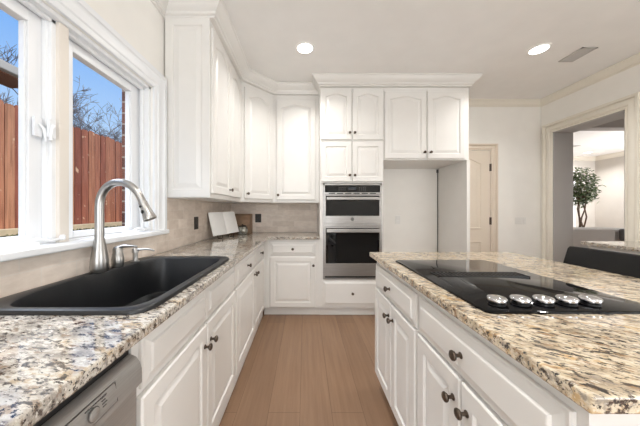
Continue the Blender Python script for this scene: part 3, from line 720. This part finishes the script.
# bread box
bb_ = thing('bread_box', 'brown wooden bread box in the counter corner behind the cookbook', 'bread box', (-.86, 3.36, .914))
pr = [(3.435, .9145), (3.24, .9145), (3.235, 1.02), (3.25, 1.085), (3.29, 1.135), (3.34, 1.160), (3.435, 1.163)]
MB().extrude([(-.985, y, z) for y, z in pr], (.265, 0, 0)).build('body', 'bread_box_wood', bb_, bevel=.004)
MB().box(-.99, 3.227, 1.010, -.715, 3.245, 1.03).build('front_ledge', 'bread_box_wood', bb_, bevel=.003)
MB().box(-.99, 3.25, 1.096, -.715, 3.30, 1.106).build('lid_slat', 'bread_box_wood', bb_, bevel=.003)
cn = thing('canister', 'small round silver-white canister on the counter beside the cookbook', 'canister', (-.775, 3.10, .914))
MB().lathe([(.040, 0), (.055, .010), (.064, .035), (.064, .060), (.055, .085), (.044, .096)], (-.775, 3.10, .9145), n=32).build('body', 'canister_glaze', cn, smooth=True)
MB().lathe([(.046, .096), (.048, .102), (.040, .110), (.012, .114), (.010, .122), (.003, .126)], (-.775, 3.10, .9145), n=28).build('lid', 'outlet_bronze', cn, smooth=True)

# ------------------------------------------------------------------ ceiling lamps and vents
def can(loc, label, power=CAN_POWER):
    c = thing('recessed_light', label, 'ceiling light', loc, 'recessed ceiling lights')
    x, y, z = loc
    MB().loops([[(x+r*math.cos(2*PI*i/32), y+r*math.sin(2*PI*i/32), h) for i in range(32)] for r, h in ((.088, z-.0005), (.087, z-.005), (.072, z-.008), (.070, z-.0045))], False, False).build('trim_ring', 'ceiling_paint', c, smooth=True)
    MB().lathe([(.0705, -.0045), (.070, -.005)], loc, n=32).build('diffuser', 'lamp_glow', c, smooth=True)
    l = lamp('lamp', 'AREA', (0, 0, -.012), power, (1, .975, .945), shape='DISK', size=.13, spread=math.radians(140)); l.parent = c; l.location = (0, 0, -.012)
can((0, 2.32, CEIL), 'round recessed ceiling light nearest the oven tower')
can((2.187, 2.337, CEIL), 'round recessed ceiling light beside the ceiling vent')
for x in (0, 2.187):
    for y in (.3, -1.7): can((x, y, CEIL), 'recessed ceiling light in the ceiling behind the camera')
can((7.4, 6.55, CEIL), 'small recessed ceiling light in the far room above the tree', 25)
can((5.3, 2.3, CEIL), 'added unseen ceiling light brightening the passage beyond the kitchen doorway', 22)  # hidden light put in to brighten the sofa back and passage walls
def vent(x0, y0, x1, y1, lab):
    v = thing('ceiling_vent', lab, 'vent', ((x0+x1)/2, (y0+y1)/2, CEIL))
    m = MB(); m.box(x0, y0, CEIL-.008, x1, y0+.015, CEIL-.0005); m.box(x0, y1-.015, CEIL-.008, x1, y1, CEIL-.0005); m.box(x0, y0, CEIL-.008, x0+.015, y1, CEIL-.0005); m.box(x1-.015, y0, CEIL-.008, x1, y1, CEIL-.0005)
    m.build('frame', 'vent_grey', v)
    MB().box(x0+.01, y0+.01, CEIL-.002, x1-.01, y1-.01, CEIL-.0005).build('duct_opening', 'vent_dark', v)
    m = MB(); k = int((y1-y0-.03)/.016)
    for i in range(k):
        y = y0+.02+i*.016; m.extrude([(x0+.015, y, CEIL-.0025), (x0+.015, y+.008, CEIL-.008), (x0+.015, y+.0095, CEIL-.007), (x0+.015, y+.0015, CEIL-.0022)], (x1-x0-.03, 0, 0))
    m.build('louver', 'vent_grey', v)
vent(2.562, 2.305, 2.705, 2.53, 'grey metal air vent in the kitchen ceiling')
vent(6.15, 5.8, 6.40, 6.0, 'small air vent in the ceiling of the far room')

# ------------------------------------------------------------------ far room
so = thing('sofa', 'grey upholstered sofa seen from behind through the doorway', 'sofa', (5.1, 4.55, 0))
def sofa_back():
    m = MB(); ls = []
    for i in range(17):
        s = i/16; x = 4.10+2.1*s; d = max(0, (s-.44)/.56); z = .925-.065*d**1.3
        ls.append([(x, 4.10, .10), (x, 4.08, .45), (x, 4.09, z-.03), (x, 4.13, z), (x, 4.22, z), (x, 4.27, z-.04), (x, 4.30, .10)])
    return m.loops(ls)
sofa_back().build('back', 'sofa_fabric', so, smooth=True)
MB().box(4.10, 4.28, .10, 6.2, 4.98, .36).build('seat_base', 'sofa_fabric', so, bevel=.03, seg=3)
for x in (4.33, 5.16): MB().box(x, 4.30, .36, x+.81, 4.96, .50).build('seat_cushion', 'sofa_fabric', so, bevel=.05, seg=3)
for x in (4.10, 5.99): MB().box(x, 4.29, .10, x+.21, 4.98, .62).build('arm', 'sofa_fabric', so, bevel=.05, seg=3)
for x in (4.16, 6.12):
    for y in (4.15, 4.92): MB().lathe([(.022, 0), (.03, .1)], (x, y, 0), n=12).build('leg', 'dark_wood', so, smooth=True)
cu = thing('throw_pillow', 'dark grey throw pillow with a white patch, over the back of the sofa', 'pillow', (5.22, 4.03, .7))
m = MB(); m.loops([[(5.08+.30*i_/1, 4.055+dy, .72+.19*j_) for i_, j_ in ((0, 0), (1, 0), (1, 1), (0, 1))] for dy in (0, -.05)]); m.build('cover', 'cushion_dark', cu, bevel=.02, seg=3)
MB().box(5.13, 3.997, .735, 5.19, 4.006, .80).build('patch', 'cushion_white', cu)
# ficus
fi = thing('ficus_tree', 'green leafy potted ficus tree standing in the far room', 'plant', (5.85, 5.3, 0))
MB().lathe([(.12, 0), (.16, .02), (.19, .26), (.20, .30), (.18, .30), (.17, .27)], (5.85, 5.3, 0), n=24).build('pot', 'pot', fi, smooth=True)
rnd = random.Random(11); m = MB(); tips = []
for k in range(4):
    a_ = k*1.6; pts = []
    for i in range(8):
        z = .27+i*.16; w_ = .05+.035*math.sin(i*1.1+k); pts.append((5.85+w_*math.cos(a_+i*.5), 5.3+w_*math.sin(a_+i*.5), z))
    m.tube(pts, [.017-.0009*i for i in range(8)], 8)
    for j in range(6):
        z0 = Vector(pts[-1]); e2 = z0+Vector((rnd.uniform(-.18, .18), rnd.uniform(-.18, .18), rnd.uniform(.1, .55))); m.tube([z0, (z0+e2)/2+Vector((0, 0, .04)), e2], [.010, .007, .003], 6); tips.append(e2)
m.build('trunk', 'bark', fi, smooth=True)
m = MB()
for i in range(1500):
    if i % 3: c0 = Vector((5.85, 5.3, 1.72)); d = Vector((rnd.gauss(0, 1), rnd.gauss(0, 1), rnd.gauss(0, 1))).normalized(); p = c0+Vector((d.x*.25, d.y*.25, d.z*.42))*rnd.uniform(.55, 1)**.6
    else: p = rnd.choice(tips)+Vector((rnd.gauss(0, .07), rnd.gauss(0, .07), rnd.gauss(0, .08)))
    if rnd.random() < .35*(p.z > 1.95): continue
    q = Vector((rnd.gauss(0, 1), rnd.gauss(0, 1), rnd.gauss(-.5, .8))).normalized(); w_ = q.orthogonal().normalized()*.017; s_ = rnd.uniform(.06, .09); nn = q.cross(w_).normalized()*.006
    v = [m.b.verts.new(x) for x in (p, p+q*s_*.45+w_+nn, p+q*s_, p+q*s_*.45-w_+nn)]
    m.b.faces.new((v[0], v[1], v[2])); m.b.faces.new((v[0], v[2], v[3]))
m.build('foliage', 'leaf', fi)
r = thing('window_3', None, None, (7.3, 7.08, .4), kind='structure')
m = MB(); m.box(6.95, 7.06, .4, 7.03, 7.1, 2.1); m.box(7.57, 7.06, .4, 7.65, 7.1, 2.1); m.box(6.95, 7.06, 2.02, 7.65, 7.1, 2.1); m.box(6.95, 7.05, .4, 7.65, 7.1, .47); m.build('window_frame', 'window_white', r)
m = MB()
for i in range(40): z = .49+i*.038; m.box(7.03, 7.07, z, 7.57, 7.08, z+.034)
m.build('shutter', 'window_white', r)

# ------------------------------------------------------------------ outside the sink window
struct('ground', MB().box(-30, -8, -.2, -1.26, 40, .86), 'soil')
rnd = random.Random(5)
m = MB()
for i in range(2600):
    x = rnd.uniform(-3.92, -3.2); y = rnd.uniform(.6, 9.5); p = Vector((x, y, .861+rnd.uniform(0, .012)))
    q = Vector((rnd.gauss(0, .7), rnd.gauss(0, .7), rnd.uniform(.2, 1))).normalized(); w_ = q.orthogonal().normalized()*.02; s_ = rnd.uniform(.02, .05)
    v = [m.b.verts.new(t_) for t_ in (p, p+q*s_*.5+w_, p+q*s_, p+q*s_*.5-w_)]; m.b.faces.new(v)
m.build('ground_cover', 'ground_ivy', None, kind='stuff', label='low green and straw ground cover along the foot of the fence', cat='ground cover')
MB().box(-4.16, .3, .86, -4.04, 12, .955).build('kerb', 'kerb_stone', None, bevel=.01, label='pale straight kerb along the foot of the wooden fence', cat='kerb', origin=(-4.1, 6, .86))
m = MB(); y = .2
while y < 13:
    w_ = rnd.uniform(.125, .15); top = 2.75+rnd.uniform(-.03, .03)-.0*y; x = -4.22+rnd.uniform(-.008, .008)
    m.extrude([(x, y, .875), (x, y+w_-.012, .875), (x, y+w_-.012, top-.03), (x, y+w_-.035, top), (x, y+.022, top), (x, y, top-.03)], (.02, 0, 0)); y += w_
fn = m.build('fence', 'fence_wood', None, label='reddish brown wooden privacy fence outside the sink window', cat='fence', origin=(-4.2, 6, .86))
for z in (1.15, 2.35): MB().box(-4.30, .2, z, -4.235, 13, z+.09).build('rail', 'fence_wood', fn)
# neighbour house
hs = thing('neighbor_house', 'cream neighbouring house with a tan roof behind the fence', 'house', (-9, 2, .86))
MB().box(-12, -6, .86, -6.55, 5.2, 3.95).build('wall', 'house_wall', hs)
m = MB(); m.loops([[(-5.95, y, 3.98), (-9.3, y, 5.9), (-12.6, y, 3.98), (-12.6, y, 4.10), (-9.3, y, 6.05), (-5.95, y, 4.10)] for y in (-6.4, 5.62)]); m.build('roof', 'shingles', hs)
MB().box(-6.6, -6.4, 3.94, -5.98, 5.60, 3.975).build('soffit', 'soffit_brown', hs)
m = MB(); m.box(-6.0, -6.4, 3.96, -5.86, 5.62, 4.13); m.build('gutter', 'house_trim', hs, bevel=.02)
# bare trees
def bare_tree(x, y, top, seed, lab):
    r_ = random.Random(seed); m = MB(); h = top-.8
    def grow(p, d, L, rad, lv):
        n_ = 3; pts = [p]; dd = d
        for i in range(n_):
            dd = (dd+Vector((r_.gauss(0, .13), r_.gauss(0, .13), r_.gauss(.04, .1)))).normalized(); pts.append(pts[-1]+dd*L/n_)
        m.tube(pts, [rad*(1-.14*i) for i in range(n_+1)], 6 if lv < 2 else 3)
        if lv >= 5: return
        for k_ in range(4 if lv else 6):
            q = pts[r_.choice((1, 2, 3)) if lv else r_.choice((1, 2, 3))]; sd = Vector((r_.gauss(0, 1), r_.gauss(0, 1), r_.gauss(.3, .5))).normalized()
            grow(q, (dd*.6+sd*.75).normalized(), L*r_.uniform(.5, .72), max(rad*.52, .0075), lv+1)
    grow(Vector((x, y, .8)), Vector((0, 0, 1)), h*.44, .07, 0)
    m.build('bare_tree', 'twig', None, label=lab, cat='tree', group='bare trees beyond the fence', origin=(x, y, .8))
bare_tree(-8.2, 8.7, 6.6, 1, 'bare winter tree beyond the fence, its twigs just right of the window mullion')
bare_tree(-11.8, 14.3, 7.6, 2, 'bare winter tree beyond the fence, near the middle of the right-hand pane')
bare_tree(-15, 20.6, 9.0, 4, 'bare winter tree beyond the fence, at the right edge of the right-hand pane')
bare_tree(-7.3, 6.9, 4.6, 7, 'bare winter tree beyond the fence, under the eave of the neighbouring house')
